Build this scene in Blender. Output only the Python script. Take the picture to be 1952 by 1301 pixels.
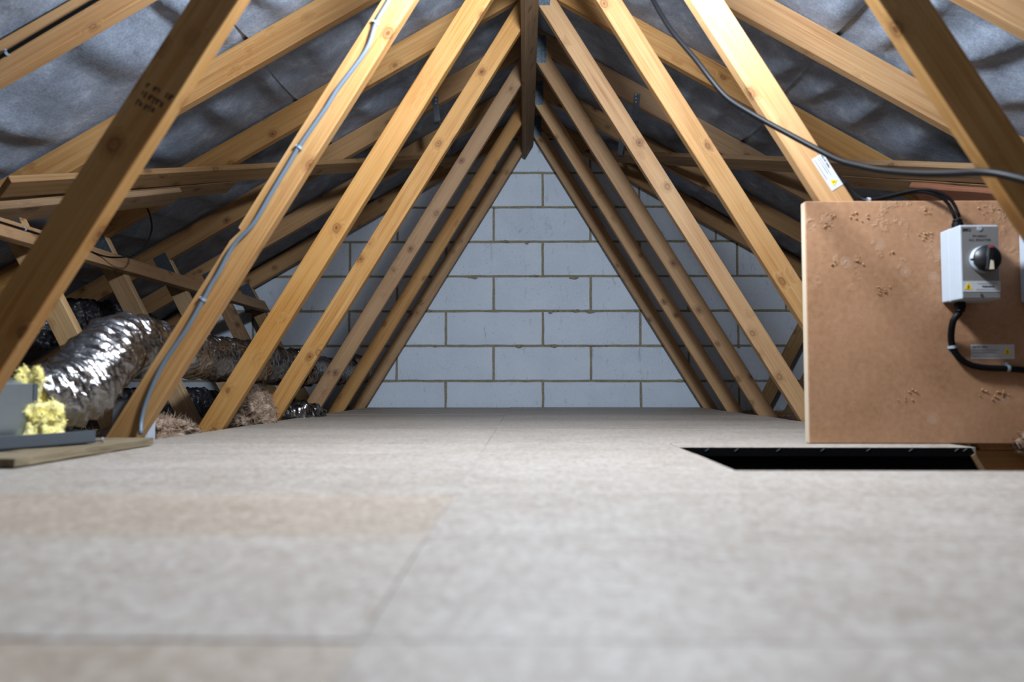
import bpy, bmesh, math, random
from mathutils import Vector, Matrix, noise
random.seed(7)
S = bpy.context.scene
C = S.collection
for o in list(bpy.data.objects):
    bpy.data.objects.remove(o)

# ------------------------------------------------------------------ camera
F, CX, CY = 1540.0, 976.0, 650.5
YAW = math.atan(25.0 / F)
PITCH = math.atan(81.5 / F * math.cos(YAW))
EYE = Vector((0, 0, .15))
cd = bpy.data.cameras.new('camera')
cd.sensor_width = 36.0
cd.lens = 36.0 * F / 1952.0
cd.clip_start = .02
cd.dof.use_dof = True
cd.dof.focus_distance = 3.9
cd.dof.aperture_fstop = 3.0
cam = bpy.data.objects.new('camera', cd)
C.objects.link(cam)
cam.location = EYE
cam.rotation_euler = (math.pi / 2 + PITCH, 0, YAW)
S.camera = cam

# ------------------------------------------------------------------ light and exposure
w = bpy.data.worlds.new('world')
S.world = w
w.use_nodes = True
w.node_tree.nodes['Background'].inputs[0].default_value = (.5, .6, .75, 1)
w.node_tree.nodes['Background'].inputs[1].default_value = .005
LAMP = Vector((.11, 1.64, 1.36))
ld = bpy.data.lights.new('work_lamp_light', 'POINT')
ld.energy = 235
ld.color = (.80, .90, 1.0)
ld.shadow_soft_size = .10
lo = bpy.data.objects.new('work_lamp_light', ld)
C.objects.link(lo)
lo.location = LAMP
S.view_settings.view_transform = 'Standard'
S.view_settings.look = 'None'
S.view_settings.exposure = 0.0
S.view_settings.gamma = 1.0
S.view_settings.use_curve_mapping = False

# photo pixel -> point at depth y / height z (used only to read off real positions)
_f = Vector((-math.sin(YAW) * math.cos(PITCH), math.cos(YAW) * math.cos(PITCH), math.sin(PITCH)))
_r = Vector((math.cos(YAW), math.sin(YAW), 0))
_u = _r.cross(_f)


def ray(a, b):
    return _f + _r * ((a - CX) / F) - _u * ((b - CY) / F)


def aty(a, b, y):
    d = ray(a, b)
    return EYE + d * (y / d.y)


# ------------------------------------------------------------------ materials
def srgb(r, g, b):
    def c(v):
        v /= 255.0
        return v / 12.92 if v <= .04045 else ((v + .055) / 1.055) ** 2.4
    return (c(r), c(g), c(b), 1)


class NT:
    def __init__(s, name):
        s.m = bpy.data.materials.new(name)
        s.m.use_nodes = True
        s.t = s.m.node_tree
        s.b = s.t.nodes['Principled BSDF']

    def n(s, typ, **kw):
        nd = s.t.nodes.new(typ)
        for k, v in kw.items():
            setattr(nd, k, v)
        return nd

    def link(s, a, b):
        s.t.links.new(a, b)

    def put(s, sock, v):
        if hasattr(v, 'is_linked') or hasattr(v, 'links'):
            s.link(v, sock)
        else:
            sock.default_value = v

    def coords(s, scale=(1, 1, 1), rnd=37.0, src='Object'):
        tc = s.n('ShaderNodeTexCoord')
        oi = s.n('ShaderNodeObjectInfo')
        mu = s.n('ShaderNodeVectorMath', operation='SCALE')
        mu.inputs[0].default_value = (1.0, .73, .41)
        ml = s.n('ShaderNodeMath', operation='MULTIPLY')
        s.link(oi.outputs['Random'], ml.inputs[0])
        ml.inputs[1].default_value = rnd
        s.link(ml.outputs[0], mu.inputs['Scale'])
        ad = s.n('ShaderNodeVectorMath', operation='ADD')
        s.link(tc.outputs[src], ad.inputs[0])
        s.link(mu.outputs[0], ad.inputs[1])
        mp = s.n('ShaderNodeMapping')
        mp.inputs['Scale'].default_value = scale
        s.link(ad.outputs[0], mp.inputs['Vector'])
        return mp.outputs[0]

    def scale(s, vec, sc):
        mp = s.n('ShaderNodeMapping')
        mp.inputs['Scale'].default_value = sc
        s.link(vec, mp.inputs['Vector'])
        return mp.outputs[0]

    def noise(s, vec, sc, det=4, rough=.55, dist=0.0):
        nd = s.n('ShaderNodeTexNoise')
        nd.inputs['Scale'].default_value = sc
        nd.inputs['Detail'].default_value = det
        nd.inputs['Roughness'].default_value = rough
        nd.inputs['Distortion'].default_value = dist
        s.link(vec, nd.inputs['Vector'])
        return nd.outputs['Fac']

    def ramp(s, fac, stops):
        nd = s.n('ShaderNodeValToRGB')
        el = nd.color_ramp.elements
        while len(el) < len(stops):
            el.new(.5)
        for e, (p, c) in zip(el, stops):
            e.position = p
            e.color = c if len(c) == 4 else (*c, 1)
        s.link(fac, nd.inputs[0])
        return nd.outputs[0]

    def mix(s, fac, a, b, mode='MIX'):
        nd = s.n('ShaderNodeMix', data_type='RGBA', blend_type=mode)
        s.put(nd.inputs[0], fac)
        s.put(nd.inputs[6], a)
        s.put(nd.inputs[7], b)
        return nd.outputs[2]

    def math(s, op, a, b):
        nd = s.n('ShaderNodeMath', operation=op)
        s.put(nd.inputs[0], a)
        s.put(nd.inputs[1], b)
        return nd.outputs[0]

    def rnd(s):
        return s.n('ShaderNodeObjectInfo').outputs['Random']

    def bump(s, h, strength=.3, dist=.002):
        nd = s.n('ShaderNodeBump')
        nd.inputs['Strength'].default_value = strength
        nd.inputs['Distance'].default_value = dist
        s.link(h, nd.inputs['Height'])
        s.link(nd.outputs[0], s.b.inputs['Normal'])

    def out(s, col=None, rough=None, metal=None, spec=None):
        if col is not None:
            s.put(s.b.inputs['Base Color'], col)
        if rough is not None:
            s.put(s.b.inputs['Roughness'], rough)
        if metal is not None:
            s.b.inputs['Metallic'].default_value = metal
        if spec is not None:
            s.b.inputs['Specular IOR Level'].default_value = spec
        return s.m


G = lambda v: (v, v, v, 1)


def plain(name, col, rough=.5, metal=0.0, spec=.5):
    t = NT(name)
    v = t.coords((1, 1, 1))
    f = t.noise(v, 60, 3)
    c = t.mix(t.math('MULTIPLY', f, .22), col, (col[0] * .6, col[1] * .6, col[2] * .6, 1))
    return t.out(c, rough, metal, spec)


def pine(name, light, mid, dark, rough=.62, knots=10.5, k=.48):
    light, mid, dark = [(c[0] * k, c[1] * k, c[2] * k, 1) for c in (light, mid, dark)]
    t = NT(name)
    v = t.coords((1, 1, 1))
    vo = t.n('ShaderNodeTexVoronoi')
    vo.inputs['Scale'].default_value = knots
    dv = t.n('ShaderNodeVectorMath', operation='ADD')
    nz = t.n('ShaderNodeTexNoise')
    nz.inputs['Scale'].default_value = 24
    t.link(v, nz.inputs['Vector'])
    sc = t.n('ShaderNodeVectorMath', operation='SCALE')
    sc.inputs['Scale'].default_value = .012
    t.link(nz.outputs['Color'], sc.inputs[0])
    t.link(v, dv.inputs[0])
    t.link(sc.outputs[0], dv.inputs[1])
    t.link(t.scale(dv.outputs[0], (.8, 1.05, 1.05)), vo.inputs['Vector'])
    kd = vo.outputs['Distance']
    # long streaky grain, bulging round the knots
    off = t.ramp(kd, [(0, G(1)), (.34, G(0))])
    v2 = t.n('ShaderNodeVectorMath', operation='MULTIPLY_ADD')
    t.link(off, v2.inputs[0])
    v2.inputs[1].default_value = (0, .02, .02)
    t.link(v, v2.inputs[2])
    g1 = t.noise(t.scale(v2.outputs[0], (.7, 26, 26)), 2.2, 5, .6, .8)
    g2 = t.noise(t.scale(v2.outputs[0], (1.5, 150, 150)), 1.6, 3, .6, .2)
    g3 = t.noise(t.scale(v, (2.2, 4, 4)), 1.6, 3)
    c = t.ramp(g1, [(.28, dark), (.5, mid), (.68, light)])
    c = t.mix(.45, c, t.ramp(g2, [(.3, dark), (.62, light)]))
    c = t.mix(t.ramp(g3, [(.35, G(0)), (.7, G(.5))]), c, light)
    kr = t.ramp(kd, [(0, G(1)), (.06, G(.95)), (.09, G(.35)), (.125, G(.75)), (.165, G(.25)), (.3, G(0))])
    kc = (dark[0] * .42, dark[1] * .3, dark[2] * .25, 1)
    c = t.mix(t.math('MULTIPLY', kr, .9), c, kc)
    hs = t.n('ShaderNodeHueSaturation')
    t.link(c, hs.inputs['Color'])
    r = t.rnd()
    t.link(t.math('ADD', t.math('MULTIPLY', r, .22), .88), hs.inputs['Value'])
    t.link(t.math('ADD', t.math('MULTIPLY', t.math('FRACT', t.math('MULTIPLY', r, 7.3), 0.0), .2), .9), hs.inputs['Saturation'])
    t.bump(t.math('ADD', t.math('MULTIPLY', g2, .6), t.math('MULTIPLY', kr, -.4)), .25, .0012)
    return t.out(hs.outputs[0], rough, 0, .3)


PINE = pine('pine_honey', srgb(228, 182, 124), srgb(208, 148, 84), srgb(172, 110, 50))
PINE_PALE = pine('pine_pale', srgb(222, 188, 142), srgb(202, 160, 108), srgb(170, 122, 74))
PINE_PINK = pine('pine_pinkish', srgb(208, 164, 116), srgb(190, 142, 92), srgb(154, 108, 66))
PINE_OLD = pine('pine_rough_sawn', srgb(196, 156, 112), srgb(172, 132, 88), srgb(130, 94, 58), .8)
PINE_RED = pine('pine_reddish', srgb(196, 130, 96), srgb(170, 104, 74), srgb(120, 70, 48), .8)
PINE_GREY = pine('pine_weathered', srgb(178, 158, 124), srgb(150, 128, 92), srgb(108, 88, 58), .85)


def m_membrane():
    t = NT('roof_membrane')
    v = t.coords((1, 1, 1), 3)
    a = t.noise(v, 9, 5, .65)
    b = t.noise(v, 130, 3, .6)
    c = t.ramp(a, [(.3, srgb(92, 98, 110)), (.55, srgb(130, 139, 154)), (.75, srgb(178, 188, 204))])
    c = t.mix(.35, c, t.ramp(b, [(.3, srgb(78, 84, 96)), (.7, srgb(150, 160, 176))]))
    t.bump(t.math('ADD', t.math('MULTIPLY', b, .3), a), .5, .006)
    return t.out(c, .55, 0, .4)


def m_block():
    t = NT('aircrete_block')
    v = t.coords((1, 1, 1), 11)
    a = t.noise(v, 3.5, 5, .6)
    b = t.noise(v, 220, 2, .7)
    d = t.noise(t.scale(v, (5, 5, 1.4)), 4.5, 6, .7, .5)
    c = t.ramp(a, [(.3, srgb(184, 196, 212)), (.7, srgb(200, 210, 224))])
    c = t.mix(.18, c, t.ramp(b, [(.35, srgb(160, 168, 180)), (.6, srgb(230, 235, 243))]))
    c = t.mix(t.ramp(d, [(.60, G(0)), (.70, G(.5))]), c, srgb(128, 126, 120))
    sp = t.n('ShaderNodeTexVoronoi')
    sp.inputs['Scale'].default_value = 26
    t.link(v, sp.inputs['Vector'])
    c = t.mix(t.ramp(sp.outputs['Distance'], [(.05, G(.7)), (.09, G(0))]), c, srgb(96, 92, 86))
    t.bump(b, .25, .0015)
    return t.out(c, .85, 0, .2)


def m_mortar():
    t = NT('mortar')
    v = t.coords((1, 1, 1))
    b = t.noise(v, 60, 5, .7)
    c = t.ramp(b, [(.3, srgb(112, 106, 88)), (.7, srgb(156, 148, 126))])
    t.bump(b, .8, .006)
    return t.out(c, .95, 0, .1)


def m_chipboard(name='chipboard_floor', tint=(1, 1, 1, 1)):
    t = NT(name)
    v = t.coords((1, 1, 1), 23)
    a = t.noise(t.scale(v, (1, 1.6, 1)), 5, 5, .6)
    vo = t.n('ShaderNodeTexVoronoi')
    vo.inputs['Scale'].default_value = 170
    t.link(t.scale(v, (1, .6, 1)), vo.inputs['Vector'])
    fl = vo.outputs['Color']
    sep = t.n('ShaderNodeSeparateColor')
    t.link(fl, sep.inputs[0])
    b = t.noise(v, 45, 4, .65)
    c = t.ramp(a, [(.3, srgb(134, 123, 111)), (.7, srgb(153, 144, 134))])
    c = t.mix(.4, c, t.ramp(sep.outputs[0], [(0, srgb(108, 93, 79)), (.5, srgb(143, 131, 117)), (1, srgb(172, 164, 154))]))
    c = t.mix(t.ramp(b, [(.5, G(0)), (.75, G(.45))]), c, srgb(114, 95, 79))
    c = t.mix(1.0, c, tint, 'MULTIPLY')
    hs = t.n('ShaderNodeHueSaturation')
    t.link(c, hs.inputs['Color'])
    t.link(t.math('ADD', t.math('MULTIPLY', t.rnd(), .16), .90), hs.inputs['Value'])
    t.bump(b, .12, .001)
    return t.out(hs.outputs[0], .55, 0, .35)


def m_panel():
    t = NT('fibreboard_panel')
    v = t.coords((1, 1, 1), 0)
    a = t.noise(v, 4, 5, .6)
    b = t.noise(v, 70, 4, .6)
    c = t.ramp(a, [(.3, srgb(136, 97, 66)), (.7, srgb(164, 124, 93))])
    c = t.mix(.25, c, t.ramp(b, [(.35, srgb(122, 86, 60)), (.7, srgb(178, 140, 112))]))
    vo = t.n('ShaderNodeTexVoronoi')
    vo.inputs['Scale'].default_value = 13
    vo.inputs['Randomness'].default_value = 1
    t.link(v, vo.inputs['Vector'])
    ring = t.ramp(vo.outputs['Distance'], [(0, G(.2)), (.1, G(.5)), (.13, G(.1)), (.18, G(.4)), (.2, G(0))])
    msk = t.ramp(t.noise(v, 6, 2), [(.5, G(0)), (.6, G(1))])
    c = t.mix(t.math('MULTIPLY', t.math('MULTIPLY', ring, msk), .7), c, srgb(176, 158, 142))
    # dried glue smears near the top edge (object z runs up the board)
    sx = t.n('ShaderNodeSeparateXYZ')
    t.link(v, sx.inputs[0])
    top = t.ramp(t.math('MULTIPLY', sx.outputs[2], 1.0), [(.28, G(0)), (.57, G(1))])
    gl = t.math('MULTIPLY', t.ramp(t.noise(v, 22, 5, .65), [(.56, G(0)), (.64, G(1))]), top)
    c = t.mix(t.math('MULTIPLY', gl, .5), c, srgb(158, 126, 98))
    t.bump(t.math('ADD', t.math('MULTIPLY', b, .15), t.math('MULTIPLY', gl, 1.0)), .35, .003)
    return t.out(c, .55, 0, .4)


def m_foil():
    t = NT('crinkled_foil')
    v = t.coords((1, 1, 1), 9)
    a = t.noise(v, 38, 4, .6, 1.2)
    b = t.noise(v, 120, 3, .6, .6)
    t.bump(t.math('ADD', a, t.math('MULTIPLY', b, .3)), .45, .008)
    c = t.ramp(a, [(.3, srgb(120, 116, 113)), (.7, srgb(168, 166, 165))])
    return t.out(c, t.ramp(b, [(.3, G(.10)), (.7, G(.24))]), 1.0)


def m_plate():
    t = NT('galvanised_nail_plate')
    tc = t.n('ShaderNodeTexCoord')
    br = t.n('ShaderNodeTexBrick')
    br.inputs['Scale'].default_value = 60
    br.inputs['Mortar Size'].default_value = .035
    br.inputs['Color1'].default_value = G(1)
    br.inputs['Color2'].default_value = G(.85)
    br.inputs['Mortar'].default_value = G(0)
    mp = t.n('ShaderNodeMapping')
    mp.inputs['Rotation'].default_value = (math.pi / 2, 0, 0)
    t.link(tc.outputs['Object'], mp.inputs[0])
    t.link(mp.outputs[0], br.inputs['Vector'])
    s = t.noise(tc.outputs['Object'], 90, 3)
    c = t.mix(br.outputs['Fac'], t.ramp(s, [(.3, srgb(92, 104, 116)), (.7, srgb(140, 152, 164))]), srgb(52, 60, 70))
    t.bump(br.outputs['Color'], .8, .002)
    return t.out(c, .42, .75)


def m_wool(name, c1, c2, c3):
    t = NT(name)
    v = t.coords((1, 1, 1), 9)
    a = t.noise(v, 26, 6, .7, .8)
    b = t.noise(t.scale(v, (1, 1, 3)), 9, 4)
    c = t.ramp(a, [(.3, c1), (.52, c2), (.72, c3)])
    c = t.mix(t.ramp(b, [(.45, G(0)), (.7, G(.5))]), c, c3)
    t.bump(a, .8, .01)
    return t.out(c, .95, 0, .1)


MEMBRANE = m_membrane()
BLOCK = m_block()
MORTAR = m_mortar()
CHIP = m_chipboard('chipboard_floor', (.93, .95, .99, 1))
CHIP_BROWN = m_chipboard('chipboard_floor_browner', (.92, .88, .84, 1))
PANEL = m_panel()
FOIL = m_foil()
PLATE = m_plate()
WOOL = m_wool('mineral_wool_brown', srgb(74, 58, 46), srgb(128, 106, 88), srgb(180, 160, 142))
WOOL_Y = m_wool('glass_wool_yellow', srgb(196, 176, 84), srgb(214, 200, 122), srgb(228, 222, 178))
BLACK = plain('black_cable_sheath', srgb(10, 10, 12), .5, 0, .12)
GREYC = plain('grey_cable_sheath', srgb(86, 98, 110), .5)
BLACKP = plain('black_polythene', srgb(7, 7, 8), .7, 0, .08)
BLACKB = NT('black_shiny_film')
_v = BLACKB.coords((1, 1, 1), 5)
_n = BLACKB.noise(_v, 40, 4, .6, 1.0)
BLACKB.bump(_n, .9, .012)
BLACKB = BLACKB.out(BLACKB.ramp(_n, [(.3, srgb(14, 14, 16)), (.7, srgb(34, 34, 38))]), .18, 0, .7)
WHITE = plain('white_plastic', srgb(150, 157, 166), .42)
CLIPM = plain('cable_clip_plastic', srgb(128, 142, 152), .5)
SILVER = plain('brushed_silver_plate', srgb(132, 130, 128), .42, .35)
KNOB = plain('black_knob_plastic', srgb(16, 17, 20), .4)
REDM = plain('red_mark', srgb(190, 40, 36), .5)
CREAM = plain('cream_print', srgb(206, 196, 172), .6)
PAPER = plain('white_sticker', srgb(176, 178, 182), .5)
YEL = plain('yellow_warning_print', srgb(216, 186, 16), .5)
INK = plain('black_print', srgb(26, 26, 28), .6)
INKG = plain('grey_print', srgb(120, 120, 124), .6)
GALV = plain('galvanised_sheet', srgb(160, 170, 176), .3, .9)
SLATE = plain('dark_grey_steel', srgb(70, 75, 82), .5, .3)
STAPLE = plain('steel_staple', srgb(170, 176, 184), .35, .8)
STAMP = plain('timber_stamp_ink', srgb(62, 42, 26), .9)
PLASTER = plain('plasterboard', srgb(150, 146, 140), .9)
EDGE = plain('board_raw_edge', srgb(184, 168, 146), .7)
CHIPS = plain('sawdust', srgb(170, 130, 88), .9)


# ------------------------------------------------------------------ helpers
def tag(o, label=None, cat=None, group=None, kind=None):
    if label:
        o['label'] = label
    if cat:
        o['category'] = cat
    if group:
        o['group'] = group
    if kind:
        o['kind'] = kind
    return o


def empty(name, loc=(0, 0, 0)):
    o = bpy.data.objects.new(name, None)
    o.empty_display_size = .05
    C.objects.link(o)
    o.location = loc
    W[o.name] = Matrix.Translation(loc)
    return o


W = {}


def place(o, M, parent=None):
    W[o.name] = M
    if parent is not None:
        o.parent = parent
        o.matrix_basis = W[parent.name].inverted() @ M
    else:
        o.matrix_basis = M
    return o


def mesh_obj(name, bm, mat, M=None, parent=None, smooth=False):
    me = bpy.data.meshes.new(name)
    bmesh.ops.recalc_face_normals(bm, faces=bm.faces)
    bm.to_mesh(me)
    bm.free()
    me.materials.append(mat)
    if smooth:
        me.polygons.foreach_set('use_smooth', [True] * len(me.polygons))
    o = bpy.data.objects.new(name, me)
    C.objects.link(o)
    return place(o, M or Matrix.Identity(4), parent)


def box_bm(sx, sy, sz, bev=.0015, seg=1, org=(0, 0, 0)):
    bm = bmesh.new()
    bmesh.ops.create_cube(bm, size=1)
    for v in bm.verts:
        v.co = Vector((v.co.x * sx + org[0], v.co.y * sy + org[1], v.co.z * sz + org[2]))
    if bev:
        bmesh.ops.bevel(bm, geom=list(bm.edges), offset=bev, segments=seg, affect='EDGES', profile=.5)
    return bm


def box(name, c, size, mat, parent=None, bev=.0015, rot=None, seg=1):
    M = Matrix.Translation(c)
    if rot is not None:
        M = M @ rot
    return mesh_obj(name, box_bm(*size, bev=bev, seg=seg), mat, M, parent)


def frame(ex, ez):
    """rotation with local x along ex and local z as near ez as possible"""
    ex = Vector(ex).normalized()
    ez = Vector(ez)
    ey = ez.cross(ex).normalized()
    ez = ex.cross(ey)
    return Matrix((ex, ey, ez)).transposed().to_4x4()


def plank(name, p0, p1, width, thick, ez, mat, parent=None, jit=.0008, seg=14):
    """board from p0 to p1; ez = normal of its wide face; width across, thick along ez"""
    p0, p1 = Vector(p0), Vector(p1)
    L = (p1 - p0).length
    bm = box_bm(L, width, thick, bev=.002)
    roughen(bm, L, seg, jit)
    return mesh_obj(name, bm, mat, Matrix.Translation((p0 + p1) / 2) @ frame(p1 - p0, ez), parent)


def roughen(bm, L, seg, jit):
    if seg < 2:
        return
    for i in range(1, seg):
        x = -L / 2 + L * i / seg
        bmesh.ops.bisect_plane(bm, geom=bm.verts[:] + bm.edges[:] + bm.faces[:], plane_co=(x, 0, 0), plane_no=(1, 0, 0))
    for v in bm.verts:
        v.co.y += random.uniform(-jit, jit)
        v.co.z += random.uniform(-jit, jit)


def clip(poly, a, b, c):
    """keep a*x+b*z<=c"""
    out = []
    for i in range(len(poly)):
        p, q = poly[i], poly[(i + 1) % len(poly)]
        dp, dq = a * p[0] + b * p[1] - c, a * q[0] + b * q[1] - c
        if dp <= 0:
            out.append(p)
        if (dp < 0 < dq) or (dq < 0 < dp):
            t = dp / (dp - dq)
            out.append((p[0] + t * (q[0] - p[0]), p[1] + t * (q[1] - p[1])))
    return out


def member(name, poly, y0, thick, d, mat, parent, seg=12, jit=.0006):
    """timber with outline poly in the xz plane, from y0 back by thick; grain along d=(dx,dz)"""
    cx = sum(p[0] for p in poly) / len(poly)
    cz = sum(p[1] for p in poly) / len(poly)
    M = Matrix.Translation((cx, y0 + thick / 2, cz)) @ frame((d[0], 0, d[1]), (-d[1], 0, d[0]))
    Mi = M.inverted()
    bm = bmesh.new()
    lo_, hi_ = [], []
    for p in poly:
        lo_.append(bm.verts.new(Mi @ Vector((p[0], y0, p[1]))))
        hi_.append(bm.verts.new(Mi @ Vector((p[0], y0 + thick, p[1]))))
    bm.faces.new(lo_)
    bm.faces.new(hi_[::-1])
    n = len(poly)
    for i in range(n):
        bm.faces.new((lo_[i], hi_[i], hi_[(i + 1) % n], lo_[(i + 1) % n]))
    bmesh.ops.recalc_face_normals(bm, faces=bm.faces)
    bmesh.ops.bevel(bm, geom=list(bm.edges), offset=.002, segments=1, affect='EDGES')
    xs = [v.co.x for v in bm.verts]
    L = max(xs) - min(xs)
    mid = (max(xs) + min(xs)) / 2
    for i in range(1, seg):
        x = mid - L / 2 + L * i / seg
        bmesh.ops.bisect_plane(bm, geom=bm.verts[:] + bm.edges[:] + bm.faces[:], plane_co=(x, 0, 0), plane_no=(1, 0, 0))
    for v in bm.verts:
        v.co.z += random.uniform(-jit, jit)
    return mesh_obj(name, bm, mat, M, parent)


def catmull(pts, step):
    P = [Vector(p) for p in pts]
    P = [P[0] * 2 - P[1]] + P + [P[-1] * 2 - P[-2]]
    out = []
    for i in range(1, len(P) - 2):
        a, b, c, d = P[i - 1:i + 3]
        n = max(2, int((c - b).length / step))
        for k in range(n):
            t = k / n
            out.append(.5 * ((2 * b) + (c - a) * t + (2 * a - 5 * b + 4 * c - d) * t * t + (3 * b - a - 3 * c + d) * t ** 3))
    out.append(P[-2])
    return out


def tube_bm(pts, rad, nseg=10, step=.012, cap=True, disp=None, raw=False):
    path = pts if raw else catmull(pts, step)
    bm = bmesh.new()
    t0 = (path[1] - path[0]).normalized()
    nrm = t0.orthogonal().normalized()
    rings, s = [], 0.0
    for i, p in enumerate(path):
        t = (path[min(i + 1, len(path) - 1)] - path[max(i - 1, 0)]).normalized()
        nrm = (nrm - t * nrm.dot(t)).normalized()
        bn = t.cross(nrm)
        if i:
            s += (p - path[i - 1]).length
        ring = []
        for k in range(nseg):
            a = 2 * math.pi * k / nseg
            dirn = nrm * math.cos(a) + bn * math.sin(a)
            r = rad(s) if callable(rad) else rad
            if disp:
                r += disp(s, a, p + dirn * r)
            ring.append(bm.verts.new(p + dirn * r))
        rings.append(ring)
    for i in range(len(rings) - 1):
        for k in range(nseg):
            bm.faces.new((rings[i][k], rings[i][(k + 1) % nseg], rings[i + 1][(k + 1) % nseg], rings[i + 1][k]))
    if cap:
        bm.faces.new(rings[0][::-1])
        bm.faces.new(rings[-1])
    return bm


def tube(name, pts, rad, mat, parent=None, **kw):
    bm = tube_bm(pts, rad, **kw)
    return mesh_obj(name, bm, mat, None, parent, smooth=True)


def prism(name, poly, depth, M, mat, parent=None):
    """flat outline in local xz facing local -y"""
    bm = bmesh.new()
    a = [bm.verts.new((x, 0, z)) for x, z in poly]
    b = [bm.verts.new((x, depth, z)) for x, z in poly]
    bm.faces.new(a)
    bm.faces.new(b[::-1])
    for i in range(len(poly)):
        j = (i + 1) % len(poly)
        bm.faces.new((a[i], b[i], b[j], a[j]))
    return mesh_obj(name, bm, mat, M, parent)


def disc_bm(r, depth, n=32, bev=.0015):
    bm = bmesh.new()
    bmesh.ops.create_cone(bm, cap_ends=True, segments=n, radius1=r, radius2=r, depth=depth)
    ed = [e for e in bm.edges if abs(e.verts[0].co.z - e.verts[1].co.z) < 1e-6]
    bmesh.ops.bevel(bm, geom=ed, offset=bev, segments=2, affect='EDGES')
    return bm


RX = Matrix.Rotation(math.pi / 2, 4, 'X')   # local z -> -y


def text(name, body, size, M, mat, parent, bold=0.0, align='CENTER'):
    cu = bpy.data.curves.new(name, 'FONT')
    cu.body = body
    cu.size = size
    cu.align_x = align
    cu.align_y = 'CENTER'
    cu.extrude = .0001
    cu.offset = bold
    to = bpy.data.objects.new('tmp_text', cu)
    C.objects.link(to)
    bpy.context.view_layer.update()
    me = bpy.data.meshes.new_from_object(to.evaluated_get(bpy.context.evaluated_depsgraph_get()))
    bpy.data.objects.remove(to)
    me.name = name
    me.materials.clear()
    me.materials.append(mat)
    o = bpy.data.objects.new(name, me)
    C.objects.link(o)
    return place(o, M @ RX, parent)


def print_lines(name, x0, x1, zs, h, M, mat, parent, seed=1):
    """rows of word-sized strokes: fine print too small to read"""
    rr = random.Random(seed)
    bm = bmesh.new()
    for z, x1r in zs:
        x = x0
        while x < x1r - h:
            wd = rr.uniform(1.2, 4.2) * h
            e = min(x + wd, x1r)
            xx = x
            while xx < e:
                ww = h * rr.uniform(.3, .55)
                hh = h * rr.uniform(.55, 1.0)
                vs = [bm.verts.new((a, 0, b)) for a, b in ((xx, z - h / 2), (xx + ww, z - h / 2), (xx + ww, z - h / 2 + hh), (xx, z - h / 2 + hh))]
                bm.faces.new(vs)
                xx += ww + h * .14
            x = e + h * .6
    return mesh_obj(name, bm, mat, M, parent)


def warning_triangle(M, side, parent):
    h = side * .866
    t = prism('warning_triangle', [(-side / 2, -h / 3), (side / 2, -h / 3), (0, 2 * h / 3)], .0003, M, YEL, parent)
    s = side
    bolt = [(.06, .30), (-.12, .02), (-.01, .04), (-.07, -.16), (-.12, -.13), (-.05, -.25), (.05, -.13), (.0, -.15), (.09, .10), (-.01, .08)]
    prism('lightning_bolt', [(x * s, z * s) for x, z in bolt], .0002, M @ Matrix.Translation((0, -.0003, 0)), INK, t)
    return t


# ------------------------------------------------------------------ setting: gable wall of blocks
XC = .053                       # centre line of the trusses
TAN = .58                       # roof slope
RB = 1.80                       # underside of rafters at the ridge
RD = .112                       # rafter depth measured vertically
TY = [1.38, 2.09, 2.69, 3.293, 3.899, 4.5, 5.094]
TT = .038
YW = 5.20
Y0 = -3.4


def roof_z(x):
    return RB + RD - TAN * abs(x - XC)


bm = bmesh.new()
poly = [(XC - 3.7, -.35), (XC + 3.7, -.35), (XC + 3.7, roof_z(XC + 3.7) + .03), (XC, roof_z(XC) + .03), (XC - 3.7, roof_z(XC - 3.7) + .03)]
a = [bm.verts.new((x, YW + .004, z)) for x, z in poly]
b = [bm.verts.new((x, YW + .10, z)) for x, z in poly]
bm.faces.new(a)
bm.faces.new(b[::-1])
for i in range(5):
    bm.faces.new((a[i], b[i], b[(i + 1) % 5], a[(i + 1) % 5]))
wall = tag(mesh_obj('wall_back', bm, MORTAR), 'gable end wall of pale grey aircrete blocks with recessed mortar joints', 'wall', kind='structure')

CH, BL = .2258, .627
rb = random.Random(3)
block_cache = {}


def block(x0, x1, z0, z1):
    poly = [(x0, z0), (x1, z0), (x1, z1), (x0, z1)]
    for s in (-1, 1):
        poly = clip(poly, s * TAN, 1.0, RB + RD + .01 + s * TAN * XC)
    if len(poly) < 3:
        return
    area = abs(sum(poly[i][0] * poly[(i + 1) % len(poly)][1] - poly[(i + 1) % len(poly)][0] * poly[i][1] for i in range(len(poly)))) / 2
    if area < .004:
        return
    cx, cz = (x0 + x1) / 2, (z0 + z1) / 2
    bm = bmesh.new()
    # ragged outline: subdivide the sides a little and nudge them
    out = []
    for i in range(len(poly)):
        p, q = poly[i], poly[(i + 1) % len(poly)]
        L = math.hypot(q[0] - p[0], q[1] - p[1])
        n = max(1, int(L / .05))
        for k in range(n):
            t = k / n
            j = .0016
            out.append((p[0] + (q[0] - p[0]) * t - cx + rb.uniform(-j, j), p[1] + (q[1] - p[1]) * t - cz + rb.uniform(-j, j)))
    py = rb.uniform(-.002, .002)
    fa = [bm.verts.new((x * .9945, py, z * .985)) for x, z in out]
    fm = [bm.verts.new((x, py + .003, z)) for x, z in out]
    fb = [bm.verts.new((x, .03, z)) for x, z in out]
    bm.faces.new(fa)
    n = len(out)
    for i in range(n):
        j = (i + 1) % n
        bm.faces.new((fa[i], fm[i], fm[j], fa[j]))
        bm.faces.new((fm[i], fb[i], fb[j], fm[j]))
    mesh_obj('block', bm, BLOCK, Matrix.Translation((cx, YW - .001, cz)), wall)


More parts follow.
